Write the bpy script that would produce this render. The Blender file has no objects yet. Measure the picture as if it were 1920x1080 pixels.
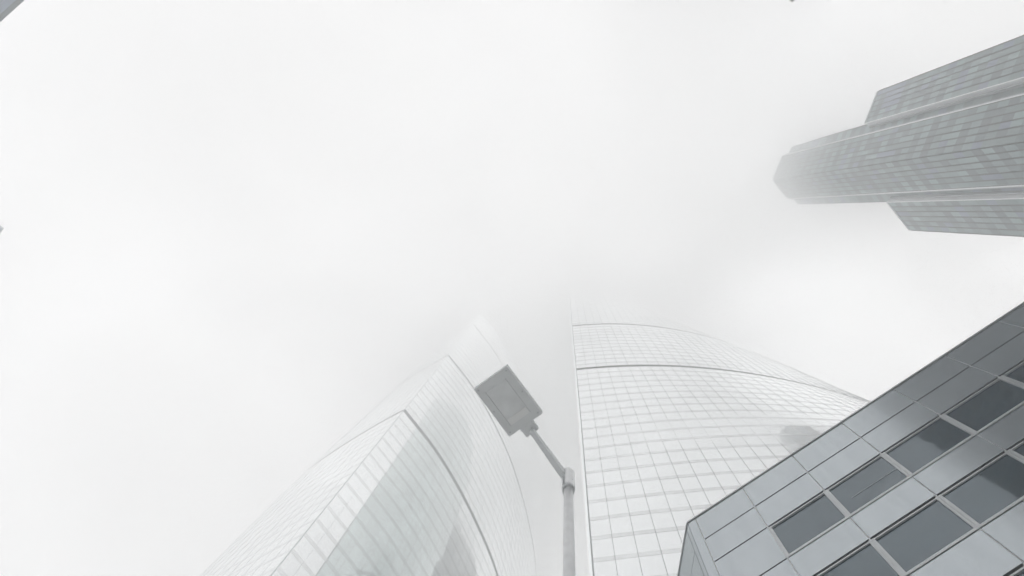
import bpy, bmesh, math, random
from mathutils import Vector, Matrix
R = math.radians
random.seed(7)
sc = bpy.context.scene
col = sc.collection

# ------------------------------------------------------------ camera
# looks straight up from eye height; the frame is shifted off the zenith
VX, VY, F, EYE = 1058.0, 396.0, 1000.0, 1.6
cd = bpy.data.cameras.new('camera')
cam = bpy.data.objects.new('camera', cd); col.objects.link(cam)
cam.location = (0, 0, EYE); cam.rotation_euler = (math.pi, 0, 0)
cd.sensor_width = 36; cd.lens = 36*F/1920
cd.shift_x = (960-VX)/1920; cd.shift_y = (VY-540)/1920
cd.clip_start = .05; cd.clip_end = 5000
sc.camera = cam

# ------------------------------------------------------------ sky, sun, exposure
SUN_EL, SUN_AZ = 48, 8          # azimuth measured from +X towards +Y
w = bpy.data.worlds.new('World'); sc.world = w; w.use_nodes = True
nt = w.node_tree; nd = nt.nodes; lk = nt.links
bg = nd['Background']; bg.inputs['Strength'].default_value = .15
sky = nd.new('ShaderNodeTexSky'); sky.sky_type = 'NISHITA'; sky.sun_disc = False
sky.sun_elevation = R(SUN_EL); sky.sun_rotation = R(90-SUN_AZ); sky.dust_density = 6; sky.air_density = 1.5
hs = nd.new('ShaderNodeHueSaturation'); hs.inputs['Saturation'].default_value = .05
lk.new(sky.outputs[0], hs.inputs['Color'])
# overcast: the clear sky is mixed into an even grey-white cloud deck with soft broad clouds
tc = nd.new('ShaderNodeTexCoord')
nz = nd.new('ShaderNodeTexNoise'); nz.inputs['Scale'].default_value = 1.9; nz.inputs['Detail'].default_value = 3; nz.inputs['Roughness'].default_value = .45
mp = nd.new('ShaderNodeMapping'); mp.inputs['Location'].default_value = (.35, .1, .2)
lk.new(tc.outputs['Generated'], mp.inputs[0]); lk.new(mp.outputs[0], nz.inputs['Vector'])
cr = nd.new('ShaderNodeValToRGB'); cr.color_ramp.elements[0].position = .3; cr.color_ramp.elements[1].position = .7
DECK = 4.3
cr.color_ramp.elements[0].color = (.80, .81, .83, 1); cr.color_ramp.elements[1].color = (1, 1, 1, 1)
lk.new(nz.outputs[0], cr.inputs[0])
sca = nd.new('ShaderNodeVectorMath'); sca.operation = 'SCALE'; sca.inputs['Scale'].default_value = DECK
# the deck is thinner and brighter away from the zenith
sx = nd.new('ShaderNodeSeparateXYZ'); lk.new(tc.outputs['Generated'], sx.inputs[0])
el = nd.new('ShaderNodeMapRange'); el.inputs[1].default_value = 1.0; el.inputs[2].default_value = .45; el.inputs[3].default_value = .80; el.inputs[4].default_value = 1.65
lk.new(sx.outputs[2], el.inputs[0])
mu = nd.new('ShaderNodeVectorMath'); mu.operation = 'SCALE'; lk.new(cr.outputs[0], mu.inputs[0]); lk.new(el.outputs[0], mu.inputs['Scale'])
# and brighter around the hidden sun
sdv = (math.cos(R(SUN_EL))*math.cos(R(SUN_AZ)), math.cos(R(SUN_EL))*math.sin(R(SUN_AZ)), math.sin(R(SUN_EL)))
dt = nd.new('ShaderNodeVectorMath'); dt.operation = 'DOT_PRODUCT'; dt.inputs[1].default_value = sdv; lk.new(tc.outputs['Generated'], dt.inputs[0])
gl_ = nd.new('ShaderNodeMapRange'); gl_.interpolation_type = 'SMOOTHSTEP'; gl_.inputs[1].default_value = .35; gl_.inputs[2].default_value = 1; gl_.inputs[3].default_value = 1; gl_.inputs[4].default_value = 1.55
lk.new(dt.outputs['Value'], gl_.inputs[0])
mu2 = nd.new('ShaderNodeVectorMath'); mu2.operation = 'SCALE'; lk.new(mu.outputs[0], mu2.inputs[0]); lk.new(gl_.outputs[0], mu2.inputs['Scale'])
lk.new(mu2.outputs[0], sca.inputs[0])
mx = nd.new('ShaderNodeMix'); mx.data_type = 'RGBA'; mx.inputs[0].default_value = .88
lk.new(hs.outputs[0], mx.inputs[6]); lk.new(sca.outputs[0], mx.inputs[7]); lk.new(mx.outputs[2], bg.inputs['Color'])
sd = bpy.data.lights.new('sun', 'SUN'); sun = bpy.data.objects.new('sun', sd); col.objects.link(sun)
sd.energy = 1.5; sd.angle = R(150); sd.color = (1, .985, .96)
sv = Vector((math.cos(R(SUN_EL))*math.cos(R(SUN_AZ)), math.cos(R(SUN_EL))*math.sin(R(SUN_AZ)), math.sin(R(SUN_EL))))
sun.rotation_euler = sv.to_track_quat('Z', 'Y').to_euler()
vs = sc.view_settings; vs.view_transform = 'Standard'; vs.look = 'None'; vs.exposure = 0.54; vs.gamma = 1
cy = sc.cycles
cy.max_bounces = 12; cy.volume_bounces = 8; cy.diffuse_bounces = 3; cy.glossy_bounces = 4; cy.transmission_bounces = 2
cy.use_denoising = True
HAZE = .0034

# ------------------------------------------------------------ materials
def mat(name, base, rough=.5, metal=0., ior=1.5, var=0., vscale=.4, bump=0., bscale=3., stretch=1.):
    m = bpy.data.materials.new(name); m.use_nodes = True
    n = m.node_tree.nodes; l = m.node_tree.links; b = n['Principled BSDF']
    b.inputs['Roughness'].default_value = rough; b.inputs['Metallic'].default_value = metal; b.inputs['IOR'].default_value = ior
    t = n.new('ShaderNodeTexCoord'); z = n.new('ShaderNodeTexNoise')
    z.inputs['Scale'].default_value = vscale; z.inputs['Detail'].default_value = 4
    mp_ = n.new('ShaderNodeMapping'); mp_.inputs['Scale'].default_value = (1, 1, stretch)
    l.new(t.outputs['Object'], mp_.inputs[0]); l.new(mp_.outputs[0], z.inputs['Vector'])
    r = n.new('ShaderNodeValToRGB'); r.color_ramp.elements[0].position = .3; r.color_ramp.elements[1].position = .7
    r.color_ramp.elements[0].color = tuple(c*(1-var) for c in base)+(1,); r.color_ramp.elements[1].color = tuple(min(1, c*(1+var)) for c in base)+(1,)
    l.new(z.outputs[0], r.inputs[0]); l.new(r.outputs[0], b.inputs['Base Color'])
    if bump:
        z2 = n.new('ShaderNodeTexNoise'); z2.inputs['Scale'].default_value = bscale
        l.new(t.outputs['Object'], z2.inputs['Vector'])
        bp = n.new('ShaderNodeBump'); bp.inputs['Strength'].default_value = bump; bp.inputs['Distance'].default_value = .05
        l.new(z2.outputs[0], bp.inputs['Height']); l.new(bp.outputs[0], b.inputs['Normal'])
    return m
M = {}
M['mirror_glass'] = mat('mirror_glass', (.93, .945, .95), .025, 1., var=.02, vscale=.1)
M['spandrel'] = mat('spandrel', (.77, .785, .79), .22, .85, var=.06)
M['mirror_pale'] = mat('mirror_glass_grey', (.85, .868, .875), .025, 1., var=.02, vscale=.1)
M['band_hazed'] = mat('hazed_band', (.28, .29, .30), .4, .3)  # left tower's dark belt, fog over it mixed into the colour
M['spandrel_hazed'] = mat('hazed_spandrel', (.82, .835, .84), .05, 1., var=.03)  # left tower's spandrels, lightened in colour to stand in for fog
M['mullion_hazed'] = mat('hazed_mullion', (.76, .78, .785), .12, .95)  # left tower's mullions, lightened likewise to fade the grid as fog would
M['grey_mirror'] = mat('grey_mirror', (.74, .80, .79), .03, 1., var=.06, vscale=.1)  # unseen side of the right tower, greyed for its reflection in the left
M['mullion'] = mat('mullion', (.34, .36, .37), .4, .3)
M['tower_core'] = mat('tower_core', (.12, .13, .135), .6)
M['dark_band'] = mat('dark_band', (.035, .04, .042), .5)
M['light_fin'] = mat('light_fin', (.80, .82, .83), .35)
for i, c in enumerate([(.120, .190, .190), (.08, .130, .142), (.19, .29, .285), (.135, .178, .26), (.064, .102, .118), (.155, .235, .24)]):
    M['tint%d' % i] = mat('tinted_panel', c, .12, 0., 1.6, var=.1, vscale=.15)
M['line_dark'] = mat('dark_gasket', (.01, .013, .015), .9, ior=1.05)
M['fin_grey'] = mat('grey_fin', (.36, .38, .40), .4)
M['panel'] = mat('metal_panel', (.44, .475, .50), .18, .85, var=.045, vscale=2.2, stretch=.12, bump=.03, bscale=.4)
M['frame'] = mat('window_frame_metal', (.48, .50, .51), .3, .5, var=.05)
M['gap'] = mat('joint_gap', (.12, .125, .13), .6)
M['dark_glass'] = mat('dark_glass', (.022, .036, .046), .05, 0., 2.2, var=.2, vscale=.3, bump=.12, bscale=.5)
M['dark_glass'].node_tree.nodes['Principled BSDF'].inputs['Specular Tint'].default_value = (.80, .92, 1, 1)
M['lamp_grey'] = mat('lamp_grey', (.79, .81, .82), .45, .0, var=.02, vscale=6)
M['lamp_lens'] = mat('lamp_lens', (.82, .84, .85), .18, 0., 1.5, var=.06, vscale=5)
M['galv'] = mat('pole_paint', (.88, .89, .90), .28, .2, var=.06, vscale=9)
M['paving'] = mat('paving', (.70, .70, .69), .8, var=.15, vscale=.8)
M['roof'] = mat('roof_felt', (.12, .12, .12), .9)

# ------------------------------------------------------------ helpers
def P(px, py, h):
    return Vector(((px-VX)/F*h, (py-VY)/F*h, h+EYE))
def Q(px, py, h):                       # plan point of a pixel at height h
    return Vector(((px-VX)/F*h, (py-VY)/F*h))
def empty(name, loc, label, cat, group=None):
    o = bpy.data.objects.new(name, None); col.objects.link(o); o.location = loc
    o['label'] = label; o['category'] = cat
    if group: o['group'] = group
    return o
class MB:
    def __init__(s): s.v = []; s.f = []; s.m = []
    def hexa(s, p, mi=0):               # p: 4 outer corners (ccw from outside), 4 inner corners
        b = len(s.v); s.v += [tuple(q) for q in p]
        for f in ((0,1,2,3), (7,6,5,4), (0,4,5,1), (1,5,6,2), (2,6,7,3), (3,7,4,0)):
            s.f.append(tuple(b+i for i in f)); s.m.append(mi)
    def prism(s, pts, z0, z1, mi=0):
        b = len(s.v); n = len(pts)
        s.v += [(p[0], p[1], z0) for p in pts]+[(p[0], p[1], z1) for p in pts]
        s.f.append(tuple(b+i for i in range(n))[::-1]); s.m.append(mi)
        s.f.append(tuple(b+n+i for i in range(n))); s.m.append(mi)
        for i in range(n):
            j = (i+1) % n; s.f.append((b+i, b+j, b+n+j, b+n+i)); s.m.append(mi)
    def loft(s, rings, mi=0, closed=True):
        b = len(s.v); n = len(rings[0])
        for r in rings: s.v += [tuple(p) for p in r]
        for k in range(len(rings)-1):
            for i in range(n if closed else n-1):
                j = (i+1) % n; s.f.append((b+k*n+i, b+k*n+j, b+(k+1)*n+j, b+(k+1)*n+i)); s.m.append(mi)
        if closed:
            s.f.append(tuple(b+i for i in range(n))[::-1]); s.m.append(mi)
            s.f.append(tuple(b+(len(rings)-1)*n+i for i in range(n))); s.m.append(mi)
    def tube(s, a, b_, r0, r1, n=24, mi=0):
        a = Vector(a); b_ = Vector(b_); d = (b_-a).normalized()
        u = d.orthogonal().normalized(); v = d.cross(u)
        s.loft([[a+(u*math.cos(2*math.pi*i/n)+v*math.sin(2*math.pi*i/n))*r0 for i in range(n)],
                [b_+(u*math.cos(2*math.pi*i/n)+v*math.sin(2*math.pi*i/n))*r1 for i in range(n)]], mi)
    def build(s, name, mats, parent=None, bevel=0, smooth=False, kind=None):
        me = bpy.data.meshes.new(name); me.from_pydata(s.v, [], s.f)
        if not isinstance(mats, (list, tuple)): mats = [mats]
        for m in mats: me.materials.append(m)
        me.polygons.foreach_set('material_index', s.m)
        bm = bmesh.new(); bm.from_mesh(me); bmesh.ops.recalc_face_normals(bm, faces=bm.faces)
        if bevel:
            bmesh.ops.bevel(bm, geom=bm.edges[:], offset=bevel, segments=2, affect='EDGES', profile=.5)
        bm.to_mesh(me); bm.free()
        if smooth:
            for p in me.polygons: p.use_smooth = len(p.vertices) == 4
        o = bpy.data.objects.new(name, me); col.objects.link(o)
        if parent is not None:
            off = Vector(); q_ = parent
            while q_ is not None: off += q_.location; q_ = q_.parent
            me.transform(Matrix.Translation(-off)); o.parent = parent
        if kind: o['kind'] = kind
        return o

def proj(p):
    h = p[2]-EYE
    return (VX+F*p[0]/h, VY+F*p[1]/h) if h > .5 else (1e6, 1e6)
def seen_area(quad, nrm):
    c = sum((Vector(q) for q in quad), Vector())/4
    if nrm.dot(Vector((0, 0, EYE))-c) <= 0: return 0
    x, y = proj(c)
    if not (0 < x < 1920 and 0 < y < 1080): return 0
    q = [proj(p) for p in quad]
    return abs(sum(q[i][0]*q[(i+1) % 4][1]-q[(i+1) % 4][0]*q[i][1] for i in range(4)))/2

def plate(a, b, h0, h1, n, off, thick, mi, mb, ta=0, tb=0, mu=0, mv=0):
    """box plate on the facade between plan points a(h), b(h) (functions of h); n outward plan normal"""
    cs = []
    for fn, hh, s in ((a, h0, 0), (b, h0, 1), (b, h1, 1), (a, h1, 0)):
        cs.append((fn(hh), hh))
    return cs

class Facade:
    """curtain wall over a plan curve that may change with height: curve(i,h) -> plan point"""
    def __init__(s, root, curve, n, outward):
        s.root, s.curve, s.n, s.out = root, curve, n, outward
    def nrm(s, i, h):
        a = s.curve(max(i-.5, 0), h); b = s.curve(min(i+.5, s.n), h)
        t = (b-a).normalized(); return Vector((t.y, -t.x))*s.out
    def pt(s, i, h, off=0.):
        p = s.curve(i, h)+s.nrm(i, h)*off
        return Vector((p.x, p.y, h+EYE))
    def cell(s, i, h0, h1, mx_, off, thick, wob=0.):
        """8 corners of a plate filling column i between h0 and h1, inset mx_ metres at the sides"""
        L = (s.curve(i+1, h0)-s.curve(i, h0)).length; e = mx_/max(L, .1)
        q = []
        t = (s.curve(i+1, h0)-s.curve(i, h0)).normalized(); n = Vector((t.y, -t.x))*s.out
        w_ = [random.uniform(-wob, wob) for _ in range(3)]
        for k, (u, hh) in enumerate(((e, h0), (1-e, h0), (1-e, h1), (e, h1))):
            p = s.curve(i, hh).lerp(s.curve(i+1, hh), u)
            o = off+(w_[0] if k in (1, 2) else 0)+(w_[1] if k in (2, 3) else 0)
            p1 = p+n*o; p2 = p+n*(off-thick)
            q.append((Vector((p1.x, p1.y, hh+EYE)), Vector((p2.x, p2.y, hh+EYE))))
        return [a for a, b in q]+[b for a, b in q], Vector((n.x, n.y, 0))

def curtain(root, spm, mum, bandm, faces, levels, bands, sp_h, core_ring, top, pane_mat, side_mat=None, mull_w=.08, mull_d=.04, wob=.007, band_h=1.9):
    panes = []
    L = len(levels)
    for fc in faces:
        for k in range(L-1):
            h0, h1 = levels[k], levels[k+1]
            b = k in bands; s0 = h0+(band_h if b else sp_h)
            for i in range(fc.n):
                c, n = fc.cell(i, s0+.015, h1-.015, .03, 0., .06, wob)
                panes.append((seen_area(c[:4], n), c, 1 if side_mat and fc is faces[1] else 0))
    panes.sort(key=lambda t: -t[0])
    for a, c, mi in panes[:99]:
        m = MB(); m.hexa(c); m.build('glass_pane', pane_mat, root)
    m = MB()
    for a, c, mi in panes[99:]: m.hexa(c, mi)
    m.build('glass_panes', [pane_mat, side_mat or pane_mat], root, kind='stuff')
    for k in range(L-1):
        m = MB(); b = k in bands
        for fc in faces:
            for i in range(fc.n):
                c, n = fc.cell(i, levels[k], levels[k]+(band_h if b else sp_h), .0, -.03 if b else .015, .06)
                m.hexa(c, 1 if side_mat and fc is faces[1] else 0)
        m.build('recessed_band' if b else 'spandrel_band', [bandm if b else spm, side_mat or spm], root)
    for fc in faces:
        for i in range(fc.n+1):
            rings = []
            for h in levels[::4]+[levels[-1]]:
                t = fc.nrm(i, h); t2 = Vector((-t.y, t.x, 0)); n3 = Vector((t.x, t.y, 0)); p = fc.pt(i, h)
                wv = t2*mull_w/2
                rings.append([p-wv-n3*.2, p+wv-n3*.2, p+wv+n3*mull_d, p-wv+n3*mull_d])
            m = MB(); m.loft(rings); m.build('mullion', mum, root)
    m = MB(); m.loft([[Vector((p.x, p.y, h+EYE)) for p in core_ring(h)] for h in [-EYE*.9]+levels[1::4]+[top]])
    m.build('core_wall', M['tower_core'], root)

# ------------------------------------------------------------ ground
m = MB(); m.prism([(-420, -420), (420, -420), (420, 420), (-420, 420)], -.4, 0)
g = m.build('ground', M['paving']); g['kind'] = 'structure'

# ------------------------------------------------------------ curved tower on the right
def lerp_table(tb, x):
    if x <= tb[0][0]: return tb[0][1]
    for (a, va), (b, vb) in zip(tb, tb[1:]):
        if x <= b: return va+(vb-va)*(x-a)/(b-a)
    return tb[-1][1]
GS = 1.25                               # enlarges both glass towers about the camera, so more haze fades them
D2 = 38.8*GS
B_T = [(0, .035), (58, .050), (87, .078), (131, .118), (180, .155), (220, .23), (254, .33), (300, .45)]
A_T = [(58, .13), (90, .14), (131, .106), (260, .106)]
X_T = [(94, .079), (131, .0745), (180, .067), (254, .065)]
W2 = 2.57*GS
B_T = [(a*GS, b) for a, b in B_T]; A_T = [(a*GS, b) for a, b in A_T]; X_T = [(a*GS, b) for a, b in X_T]
def t2_front(i, h):
    x0 = lerp_table(X_T, h)*D2; du = W2*i/D2
    return Vector((x0+W2*i, D2*(1-lerp_table(A_T, h)*du+lerp_table(B_T, h)*du*du)))
SIDE = [(0, 0), (1.2, 8), (3.2, 16), (6.2, 24), (10.5, 31.5), (16, 38), (23, 44), (31, 49), (40, 53), (50, 56)]
SIDE = [(a*GS, b*GS) for a, b in SIDE]
def poly_at(pts, d):
    for a, b in zip(pts, pts[1:]):
        a = Vector(a); b = Vector(b); l = (b-a).length
        if d <= l or b == Vector(pts[-1]): return a+(b-a)*(d/l)
        d -= l
def plen(pts): return sum((Vector(b)-Vector(a)).length for a, b in zip(pts, pts[1:]))
N2S = int(plen(SIDE)/W2)
def t2_side(i, h):
    x0 = lerp_table(X_T, h)*D2
    return Vector((x0, D2))+poly_at(SIDE, i*W2)
lv = [GS*h for h in [130.15-3.96*k for k in range(32, 0, -1)]+[130.15+3.804*k for k in range(13)]+[179.6+3.9*k for k in range(20)]]
b2i, b1i = 32, 45
root = empty('glass_tower', (25, 75, 0), 'tall pale glass tower with curved grid facade and two dark belt lines right of lamp', 'skyscraper', 'curved glass towers')
N2 = 34
f1 = Facade(root, t2_front, N2, 1); f2 = Facade(root, t2_side, N2S, -1)
def ring2(h):
    r = [t2_front(i, h)+Vector((.35 if i == 0 else 0, .45)) for i in range(0, N2+1, 2)]
    e = t2_front(N2, h)
    r.append(Vector((e.x+3, 128*GS)))
    s = [t2_side(i, h)+Vector((.6, .1)) for i in range(N2S, 0, -2)]
    r.append(Vector((s[0].x+8, 126*GS)))
    return r+s
curtain(root, M['spandrel'], M['mullion'], M['dark_band'], [f1, f2], lv, (b2i, b1i), .95, ring2, lv[-1]+.5, M['mirror_pale'], M['grey_mirror'])
# glass blade along the sharp edge
rings = []
for h in lv[::4]+[lv[-1]]:
    e = t2_front(0, h); z = h+EYE
    rings.append([Vector((e.x-.02, e.y+.05, z)), Vector((e.x-.02, e.y-.03, z)), Vector((e.x-.50, e.y-.0, z)), Vector((e.x-.50, e.y+.08, z))])
m = MB(); m.loft(rings); m.build('edge_fin', M['mirror_glass'], root)

# ------------------------------------------------------------ curved tower on the left
K1 = 49.8/374*GS
RF = [(-302, 374.5), (-274, 409), (-245, 446), (-216, 491), (-188, 541), (-166, 586), (-144, 635), (-130, 672), (-107, 748), (-89, 824), (-77, 890), (-72, 956), (-74, 1030), (-84, 1100)]
LF = [(-302, 374.5), (-345, 397), (-405, 433), (-455, 466), (-487, 490), (-513, 513), (-535, 545), (-552, 590), (-562, 650), (-566, 720)]
RF = [(x*K1, y*K1) for x, y in RF]; LF = [(x*K1, y*K1) for x, y in LF]
def smooth(pts, k=2):
    for _ in range(k):
        q = [pts[0]]
        for a, b in zip(pts, pts[1:]):
            q += [(a[0]*.75+b[0]*.25, a[1]*.75+b[1]*.25), (a[0]*.25+b[0]*.75, a[1]*.25+b[1]*.75)]
        pts = q+[pts[-1]]
    return pts
RF, LF = smooth(RF), smooth(LF)
W1 = 2.65*GS
N1R = int(plen(RF)/W1); N1L = int(plen(LF)/W1)
F_T = [(a*GS, b) for a, b in [(70, 1.02), (133, 1.0), (184, .73), (236, .38), (262, .22)]]
def t1_r(i, h): return poly_at(RF, i*W1)
def t1_l(i, h):
    c = Vector(LF[0]); return c+(poly_at(LF, i*W1)-c)*lerp_table(F_T, h)
lv1 = [GS*(133.1+3.915*k) for k in range(-33, 33)]
root1 = empty('glass_tower', (-69, 112, 0), 'hazy white glass tower with sharp crease and grey reflection left of street lamp', 'skyscraper', 'curved glass towers')
g1 = Facade(root1, t1_r, N1R, 1); g2 = Facade(root1, t1_l, N1L, -1)
def ring1(h):
    c = Vector((-22, 90))
    r = []
    for i in range(0, N1R+1, 2):
        p = t1_r(i, h); n = g1.nrm(i, h); r.append(p-n*.4+(Vector((0, .4)) if i == 0 else Vector((0, 0))))
    r.append(Vector((r[-1].x-25*GS, 165*GS))); 
    s = [t1_l(i, h)-g2.nrm(i, h)*.4 for i in range(N1L, 0, -2)]
    r.append(Vector((min(s[0].x+8, r[-1].x-2), 163*GS)))
    return r+s
curtain(root1, M['spandrel_hazed'], M['mullion_hazed'], M['band_hazed'], [g1, g2], lv1, (33, 46, 59), .97, ring1, lv1[-1]+.5, M['mirror_glass'])

# ------------------------------------------------------------ stepped tower with the prow
H1 = 268.; PW = 3.34; SK = H1/150
u1 = Vector((26, -65)).normalized(); u2 = Vector((43, 54)).normalized()
P0 = Q(1450, 337, H1)
def on(u, slope):                       # point of the plan line P0+t*u whose sight line has that slope
    t = (P0.y-slope*P0.x)/(slope*u.x-u.y); return P0+u*t
f1e, w1s, w1e = on(u1, -.2523), on(u1, -.291), on(u1, -.3815)
f2e, w2s, w2e = on(u2, -.0585), on(u2, -.0285), on(u2, .0540)
inw = Vector((1.45, -.05))*SK
HU, HL = H1/1.356, H1/1.415
rs = empty('stepped_tower', (P0.x+25, P0.y, 0), 'grey green panelled tower with a pointed prow and two lower shoulders fading into fog', 'skyscraper')
def straight(a, b, n): return lambda i, h: a+(b-a)*(i/n)
sides = [(P0, f1e, 6, -1, H1), (w1s, w1e, 6, -1, HU), (P0, f2e, 6, 1, H1), (w2s, w2e, 6, 1, HL),
         (f1e+inw, w1s+inw, 1, -1, H1), (f2e+inw, w2s+inw, 1, 1, H1)]
cells = []
for a, b, n, out, top in sides:
    fc = Facade(rs, straight(a, b, n), n, out)
    k = 0; h = top-PW
    while h > -1.6:
        for i in range(n):
            lo = h if h-PW > -1.6 else -1.5
            c, nn = fc.cell(i, lo+.004, h+PW-.004, .15 if n > 1 else .3, 0, .15, .012)
            pair = (k + (1 if random.random() < .10 else 0)) % 2
            tm = random.choices([0, 1, 2, 3, 4, 5], weights=[2, 6, 0, 1.2, 3, 0] if pair else [3, 0, 3, .7, 0, 5])[0]
            if top == HU and n == 6 and k in (2, 3, 4) and i in (2, 3, 4, 5): tm = 3
            cells.append((seen_area(c[:4], nn), c, tm))
        k += 1; h -= PW
    if n == 6:
        for i in range(n+1):
            p = fc.pt(i, 10); nn = fc.nrm(i, 10); n3 = Vector((nn.x, nn.y, 0)); t3 = Vector((-nn.y, nn.x, 0))*.24
            if i in (0,) and (a-P0).length < .1:
                continue
            m = MB(); m.hexa([Vector((q.x, q.y, z)) for z in (0, top+EYE-.2) for q in (p-t3-n3*.15, p+t3-n3*.15, p+t3*.75+n3*.2, p-t3*.75+n3*.2)])
            m.build('mullion', M['line_dark'], rs)
cells.sort(key=lambda t: -t[0])
tints = [M['tint%d' % i] for i in range(6)]
for a, c, tm in cells[:99]:
    m = MB(); m.hexa(c); m.build('facade_panel', tints[tm], rs)
m = MB()
for a, c, tm in cells[99:]: m.hexa(c, tm)
m.build('facade_panels', tints, rs, kind='stuff')
ins = Vector((.4, -.0))
def prism_core(pts, top):
    mb = MB(); mb.prism(pts, 0, top+EYE); return mb
back = 110
c1 = [P0+ins, f1e+inw*1.25, w1s+inw*1.25, w1s+inw+Vector((20, -6.1)), Vector((back+48, -41)), Vector((back+48, -6)), w2s+inw+Vector((17, -.8)), w2s+inw*1.25, f2e+inw*1.25]
prism_core(c1, H1-.3).build('core_wall', M['line_dark'], rs)
prism_core([w1s+inw*.3+ins, w1e+ins*1.2, w1e+Vector((60, -22)), Vector((back+47, -47)), w1s+inw+Vector((22, -10))], HU-.3).build('shoulder_wall', M['line_dark'], rs)
prism_core([w2s+inw*.2+ins, w2s+inw+Vector((17, 1.2)), Vector((back+47, 3)), w2e+Vector((60, 2.9)), w2e+ins*1.2], HL-.3).build('shoulder_wall', M['line_dark'], rs)
# parapet copings
def strip(a, b, z0, z1, w_, mt, name, parent, shift=Vector((0, 0))):
    t = (b-a).normalized(); n = Vector((t.y, -t.x))*w_/2
    m_ = MB(); m_.hexa([Vector((q.x+shift.x, q.y+shift.y, z)) for z in (z0, z1) for q in (a-n, b-n, b+n, a+n)])
    return m_.build(name, mt, parent)
for a, b, top in ((P0, f1e, H1), (P0, f2e, H1), (w1s, w1e, HU), (w2s, w2e, HL)):
    strip(a, b, top+EYE-.3, top+EYE+.6, .7, M['fin_grey'], 'parapet', rs)
# pale fins and reveals either side of the two vertical slots
for a, d, top in ((f1e, -1, H1), (w1s, 1, HU), (f2e, -1, H1), (w2s, 1, HL)):
    s_ = u1 if a in (f1e, w1s) else u2
    nn = Vector((-.93, -.37)) if s_ is u1 else Vector((-.78, .62))
    m = MB(); p = a+s_*.05*d
    q = [p-nn*2.1, p-nn*2.1+s_*.36*-d, p+nn*.3+s_*.36*-d, p+nn*.3]
    m.prism(q, 0, top+EYE+.2); m.build('slot_fin', M['light_fin'], rs)
    m = MB(); p2 = a+s_*(-d)*1.05
    q = [p2-nn*2.0, p2-nn*2.0+s_*.42, p2-nn*.9+s_*.42, p2-nn*.9]
    m.prism(q, 0, top+EYE-.4); m.build('slot_reveal', M['fin_grey'], rs)

# ------------------------------------------------------------ low panelled building
HB = 28.
rb = empty('office_block', (24, 16, 0), 'low grey metal panelled building with dark strip windows in the lower right corner', 'building')
C0 = Q(1289, 981, HB); ud = Vector((567, -370)).normalized(); kk = HB/F
nA = Vector((ud.y, -ud.x)); 
if nA.dot(-C0) < 0: nA = -nA
ts = [17, 122.5, 233.3, 344.3, 460, 575, 694, 815, 938, 1062]
xs = [t*kk for t in ts]
lvB = [28., 26.18, 24.5, 22.32, 20.85, 18.68, 16.86, 14.7, 13.2, 11.0, 9.5, 7.3, 5.8, 3.6, 2.1, -1.55]
winrow = {2, 4, 6, 8, 10, 12}           # row k lies between lvB[k] and lvB[k+1]; windows on every second row
winrow = {2, 4, 6, 8, 10, 12}
d2 = Vector((-17, 99)).normalized()
nB = Vector((d2.y, -d2.x))
if nB.dot(-C0) < 0: nB = -nB
def bplate(mb, o, u, n, t0, t1, h0, h1, off, thick, mi=0):
    a = o+u*t0; b = o+u*t1
    q = []
    for p, hh in ((a, h0), (b, h0), (b, h1), (a, h1)): q.append(Vector(((p+n*off).x, (p+n*off).y, hh+EYE)))
    for p, hh in ((a, h0), (b, h0), (b, h1), (a, h1)): q.append(Vector(((p+n*(off-thick)).x, (p+n*(off-thick)).y, hh+EYE)))
    mb.hexa(q, mi)
rest = MB()
for k in range(len(lvB)-1):
    h1, h0 = lvB[k], lvB[k+1]
    win = k in winrow
    for j in range(len(xs)-1):
        t0, t1 = xs[j], xs[j+1]
        isw = win and j >= 1
        low = h1 < 13.5 
        if isw:
            fr = MB(); W = .14
            bplate(fr, C0, ud, nA, t0+.015, t0+W, h0+.02, h1-.06, .0, .30)
            bplate(fr, C0, ud, nA, t1-W*.75, t1-.015, h0+.02, h1-.06, .0, .30)
            bplate(fr, C0, ud, nA, t0+W, t1-W*.75, h0+.02, h0+.13, .0, .30)
            bplate(fr, C0, ud, nA, t0+W, t1-W*.75, h1-.12, h1-.06, -.02, .27)
            wn = fr.build('window', M['frame'], rb)
            gl = MB(); bplate(gl, C0, ud, nA, t0+W, t1-W*.75, h0+.13, h1-.12, -.08, .05)
            wa, wb = random.uniform(-.012, .012), random.uniform(-.01, .01)
            for q_, (da, db) in enumerate(((0, 0), (1, 0), (1, 1), (0, 1))):
                for z_ in (0, 4):
                    vv = Vector(gl.v[q_+z_]); k2 = wa*da+wb*db; gl.v[q_+z_] = (vv.x+nA.x*k2, vv.y+nA.y*k2, vv.z)
            gl.build('glass', M['dark_glass'], wn).location = (0, 0, 0)
            if k == 2 and j == 2:
                b_ = MB(); bplate(b_, C0, ud, nA, t0+W+.5, t1-W*.75, (h0+h1)/2-.16, (h0+h1)/2-.145, -.05, .008)
                b_.build('blind_rail', M['frame'], wn)
        else:
            mb = MB() if not low else rest
            o_ = random.uniform(-.004, .004)
            bplate(mb, C0, ud, nA, t0+.035, t1-.02, h0+.035, h1-.035, o_, .14)
            if not low: mb.build('cladding_panel', M['panel'], rb, bevel=.008)
rest.build('cladding_panels', M['panel'], rb, kind='stuff')
for j, t in enumerate(xs):
    mb = MB(); bplate(mb, C0, ud, nA, t-.055, t+.03, -1.5, HB-.06, -.035, .12); mb.build('joint_cover', M['frame'], rb)
mb = MB(); bplate(mb, C0, ud, nA, .02, xs[0]-.02, -1.5, HB-.03, .0, .14); mb.build('corner_panel', M['panel'], rb, bevel=.008)
mb = MB(); bplate(mb, C0, d2, nB, .02, .32, -1.5, HB-.03, .0, .14); mb.build('corner_panel', M['panel'], rb, bevel=.008)
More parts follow.
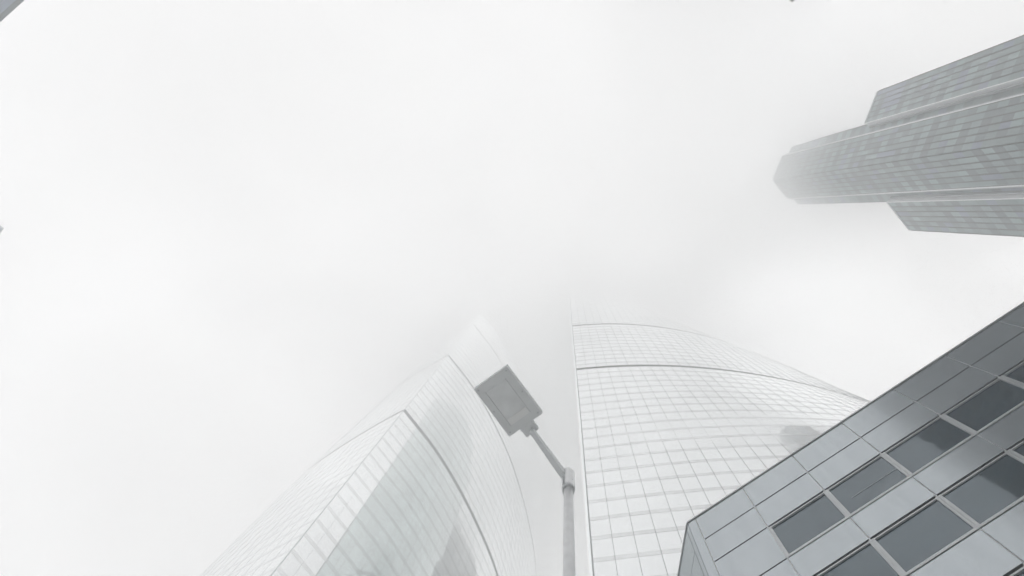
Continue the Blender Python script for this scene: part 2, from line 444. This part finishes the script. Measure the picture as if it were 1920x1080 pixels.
for k in range(len(lvB)-1):
    for j in range(3):
        if lvB[k] < 13.5: continue
        mb = MB(); bplate(mb, C0, d2, nB, .36+j*3.1, .36+j*3.1+3.06, lvB[k+1]+.02, lvB[k]-.02, 0, .14); mb.build('cladding_panel', M['panel'], rb, bevel=.008)
mb = MB(); bplate(mb, C0, d2, nB, .36, 9.7, -1.55, 13.1, 0, .14); mb.build('plinth_wall', M['panel'], rb)
e1 = C0+ud*xs[-1]; e2 = C0+d2*9.7
cin = -(nA+nB).normalized()*.40
mb = MB(); mb.prism([C0+cin, e1-nA*.38, e1-nA*18, e2-nA*2+Vector((12, 6)), e2-nB*.38], 0, HB+EYE-.12)
mb.build('back_wall', M['gap'], rb)
mb = MB()
bplate(mb, C0, ud, nA, -.01, xs[-1], HB+.0, HB+.07, .05, .5)
bplate(mb, C0, d2, nB, 0.01, 9.7, HB+.0, HB+.068, .047, .5)
mb.build('coping', M['frame'], rb)

# ------------------------------------------------------------ street lamp
HP = 7.0
base = P(1067.2, 1080, 4.9); topc = P(1065.5, 886, HP)
dirp = (topc-base).normalized(); foot = base-dirp*((base.z)/dirp.z)
rl = empty('street_lamp', (foot.x, foot.y, 0), 'white street lamp pole with a flat square grey lamp head on an angled arm', 'street lamp')
cut = topc-dirp*.45
m = MB(); m.tube(foot, cut, .062, .058, 40); m.build('pole', M['galv'], rl, smooth=True)
m = MB(); m.tube(foot, foot+dirp*.02, .2, .2, 32); m.tube(foot+dirp*.02, foot+dirp*.5, .09, .085, 32); m.build('base_plate', M['galv'], rl, smooth=True)
# two-shell clamp at the head of the pole, with the arm between them
m = MB(); m.tube(cut-dirp*.03, cut+dirp*.01, .080, .080, 40); m.build('collar', M['lamp_grey'], rl, smooth=True)
hc = P(952.5, 752.5, HP+.45)
armd = (P(996, 806, HP+.35)-topc).normalized()
ah = Vector((armd.x, armd.y, 0)).normalized(); ap = Vector((-ah.y, ah.x, 0))
for s_ in (-1, 1):
    ring = []
    for zz in (cut+dirp*.01, topc-dirp*.03, topc):
        r_ = .078 if zz is not topc else .06
        pts = []
        for q in range(13):
            an = math.pi*q/12
            c_, sn = math.cos(an), math.sin(an)
            pts.append(zz+ah*(c_*r_)+ap*s_*(.022+sn*(r_-.022)))
        ring.append(pts)
    m = MB(); m.loft(ring); m.build('clamp_shell', M['galv'], rl, smooth=False)
for s_ in (-1, 1):
    for dz in (.12, .34):
        m = MB(); c_ = cut+dirp*dz+ap*s_*.07-ah*.0
        m.tube(c_, c_+ap*s_*.016, .011, .009, 10); m.build('bolt', M['lamp_grey'], rl)
a0 = P(1060, 888, HP-.03)-dirp*.1; a1 = P(995.5, 805.5, HP+.42)
m = MB(); d_ = (a1-a0).normalized(); side = ap*.036; up = Vector((0, 0, .05))
m.hexa([a0-side-up*1.6, a0+side-up*1.6, a0+side+up*1.6, a0-side+up*1.6, a1-side*1.05-up*.6, a1+side*1.05-up*.6, a1+side*1.05+up*.6, a1-side*1.05+up*.6])
m.build('arm', M['lamp_grey'], rl, bevel=.004)
HH = HP+.45
cor = [P(950, 686, HH), P(1017.5, 775.5, HH), P(954.5, 819.5, HH), P(888, 730, HH)]
def headbox(mb, c4, dz0, dz1, k=1.):
    ce = sum(c4, Vector())/4
    mb.hexa([ce+(c-ce)*k+Vector((0, 0, dz0)) for c in c4]+[ce+(c-ce)*k+Vector((0, 0, dz1)) for c in c4])
m = MB(); headbox(m, cor, 0, .10); hd = m.build('lamp_head', M['lamp_grey'], rl, bevel=.008)
ax = (cor[1]-cor[0]); ay = (cor[3]-cor[0])
def sub(u0, u1_, v0, v1_): return [cor[0]+ax*u+ay*v for u, v in ((u0, v0), (u1_, v0), (u1_, v1_), (u0, v1_))]
m = MB(); headbox(m, sub(.16, .86, .22, .80), -.004, .004); m.build('lens', M['lamp_lens'], rl)
m = MB(); headbox(m, sub(.74, .855, .23, .79), -.009, -.0045); m.build('reflector', mat('lamp_reflector', (.88, .89, .89), .3), rl)
for v0_, v1_ in ((.207, .212), (.808, .813)):
    m = MB(); headbox(m, sub(.155, .865, v0_, v1_), -.006, .001); m.build('lens_seal', M['lamp_lens'], rl)
for uu, vv_ in ((.06, .08), (.94, .08), (.94, .92), (.06, .92), (.5, .07), (.5, .93)):
    c_ = cor[0]+ax*uu+ay*vv_; m = MB(); m.tube(c_+Vector((0, 0, .002)), c_-Vector((0, 0, .006)), .008, .007, 12); m.build('screw', M['fin_grey'], rl)
# neck between head and arm
n0 = cor[0]+ax*1.0+ay*.50; axn = ax.normalized(); ayn = ay.normalized()
m = MB(); m.hexa([n0+axn*a+ayn*b+Vector((0, 0, z)) for z in (.01, .085) for a, b in ((-.01, -.105), (.135, -.105), (.135, .105), (-.01, .105))])
m.hexa([n0+axn*a+ayn*b+Vector((0, 0, z)) for z in (.015, .08) for a, b in ((.12, -.10), (.15, -.10), (.15, .10), (.12, .10))])
m.build('neck', M['lamp_grey'], rl, bevel=.004)

# ------------------------------------------------------------ neighbours that only just reach the frame
def slab_block(name, pts, H, label, floor, colm, body, winm, parent_loc, bay=3., win=True):
    r_ = empty(name, parent_loc, label, 'building')
    mb = MB(); mb.prism(pts, 0, H+EYE); mb.build('wall', body, r_)
    mb = MB(); mb.prism([Vector(p)*1.0 for p in pts], H+EYE+.003, H+EYE+.25); mb.build('coping', colm, r_)
    cen = sum((Vector(p) for p in pts), Vector((0, 0)))/len(pts)
    if win:
        sets = []
        for a, b in zip(pts, list(pts[1:])+[pts[0]]):
            a = Vector(a); b = Vector(b); t = (b-a); L_ = t.length; t.normalize(); n = Vector((t.y, -t.x))
            if n.dot((a+b)/2-cen) < 0: n = -n
            if n.dot(-(a+b)/2) < 0: continue
            nb = max(1, int(L_/bay)); bw = L_/nb; h = 1.2
            while h+floor < H:
                for i in range(nb):
                    mb = MB(); bplate(mb, a, t, n, i*bw+.25, (i+1)*bw-.25, h, h+floor*.58, .03, .1); sets.append((h, mb))
                h += floor
        sets.sort(key=lambda s: -s[0])
        for h, mb in sets[:99]: mb.build('window', winm, r_)
        if len(sets) > 99:
            al = MB()
            for h, mb in sets[99:]:
                for f in range(0, len(mb.v), 8): al.hexa([Vector(v) for v in mb.v[f:f+8]])
            al.build('windows', winm, r_, kind='stuff')
    return r_
M['blue_grey'] = mat('blue_grey_cladding', (.62, .66, .72), .35, .2, var=.06)
M['reflected_dark'] = mat('reflected_dark_cladding', (.05, .056, .06), .4, .1, var=.08)  # made near black so the office block's right side reflects something dark
hN = 22.
a = Q(-330, 324, hN); b = Q(330, -270, hN)
dn = Vector((-594, -660)).normalized()
slab_block('canopy_block', [a, b, b+dn*14, a+dn*14], hN, 'blue grey flat roof edge cutting across the top left corner', 3.6, M['frame'], M['blue_grey'], M['dark_glass'], ((a+b)/2+dn*7).to_3d())
hN = 75.
t_ = Q(4.5, 428, hN)
slab_block('corner_tower', [t_, t_+Vector((-14, 18)), t_+Vector((-34, 3)), t_+Vector((-20, -15))], hN, 'grey corner tip of a building barely entering at the left edge', 3.8, M['light_fin'], M['blue_grey'], M['dark_glass'], (t_+Vector((-17, 2))).to_3d(), bay=3.4)
hN = 165.
t_ = Q(1486, 4, hN)
slab_block('foggy_tower', [t_, Q(1470, -8, hN), Q(1080, -20, hN), Q(1050, -220, hN), Q(1480, -240, hN), Q(1530, -30, hN)], hN, 'faint foggy tip of a tower just touching the top edge above the prow tower', 3.8, M['fin_grey'], M['reflected_dark'], M['dark_glass'], Q(1320, -120, hN).to_3d(), bay=3.2)  # wide body out of view is added to darken the office block's reflections

# ------------------------------------------------------------ the air
m = MB(); m.prism([(-430, -430), (430, -430), (430, 430), (-430, 430)], -1.4, 352)
hz = m.build('haze', None or bpy.data.materials.new('haze_air')); hz['kind'] = 'stuff'
hm = hz.data.materials[0]; hm.use_nodes = True; hn = hm.node_tree.nodes; hn.clear()
o = hn.new('ShaderNodeOutputMaterial'); v = hn.new('ShaderNodeVolumePrincipled')
v.inputs['Color'].default_value = (.990, .989, .989, 1); v.inputs['Density'].default_value = HAZE; v.inputs['Anisotropy'].default_value = .35
hm.node_tree.links.new(v.outputs[0], o.inputs['Volume'])


# the fog thickens into a low layer that swallows the tower tops
m = MB(); m.prism([(-425, -425), (425, -425), (425, 425), (-425, 425)], 212, 348)
fb = m.build('fog_bank', bpy.data.materials.new('fog_air')); fb['kind'] = 'stuff'
fm = fb.data.materials[0]; fm.use_nodes = True; fn = fm.node_tree.nodes; fn.clear()
o = fn.new('ShaderNodeOutputMaterial'); v = fn.new('ShaderNodeVolumePrincipled')
v.inputs['Color'].default_value = (.990, .989, .989, 1); v.inputs['Anisotropy'].default_value = .35
tcx = fn.new('ShaderNodeTexCoord'); fz = fn.new('ShaderNodeTexNoise'); fz.inputs['Scale'].default_value = .011; fz.inputs['Detail'].default_value = 2.5; fz.inputs['Distortion'].default_value = .6
fr_ = fn.new('ShaderNodeMapRange'); fr_.inputs[1].default_value = .36; fr_.inputs[2].default_value = .64; fr_.inputs[3].default_value = .003; fr_.inputs[4].default_value = .019
fm.node_tree.links.new(tcx.outputs['Object'], fz.inputs['Vector']); fm.node_tree.links.new(fz.outputs[0], fr_.inputs[0]); fm.node_tree.links.new(fr_.outputs[0], v.inputs['Density'])
fm.node_tree.links.new(v.outputs[0], o.inputs['Volume'])
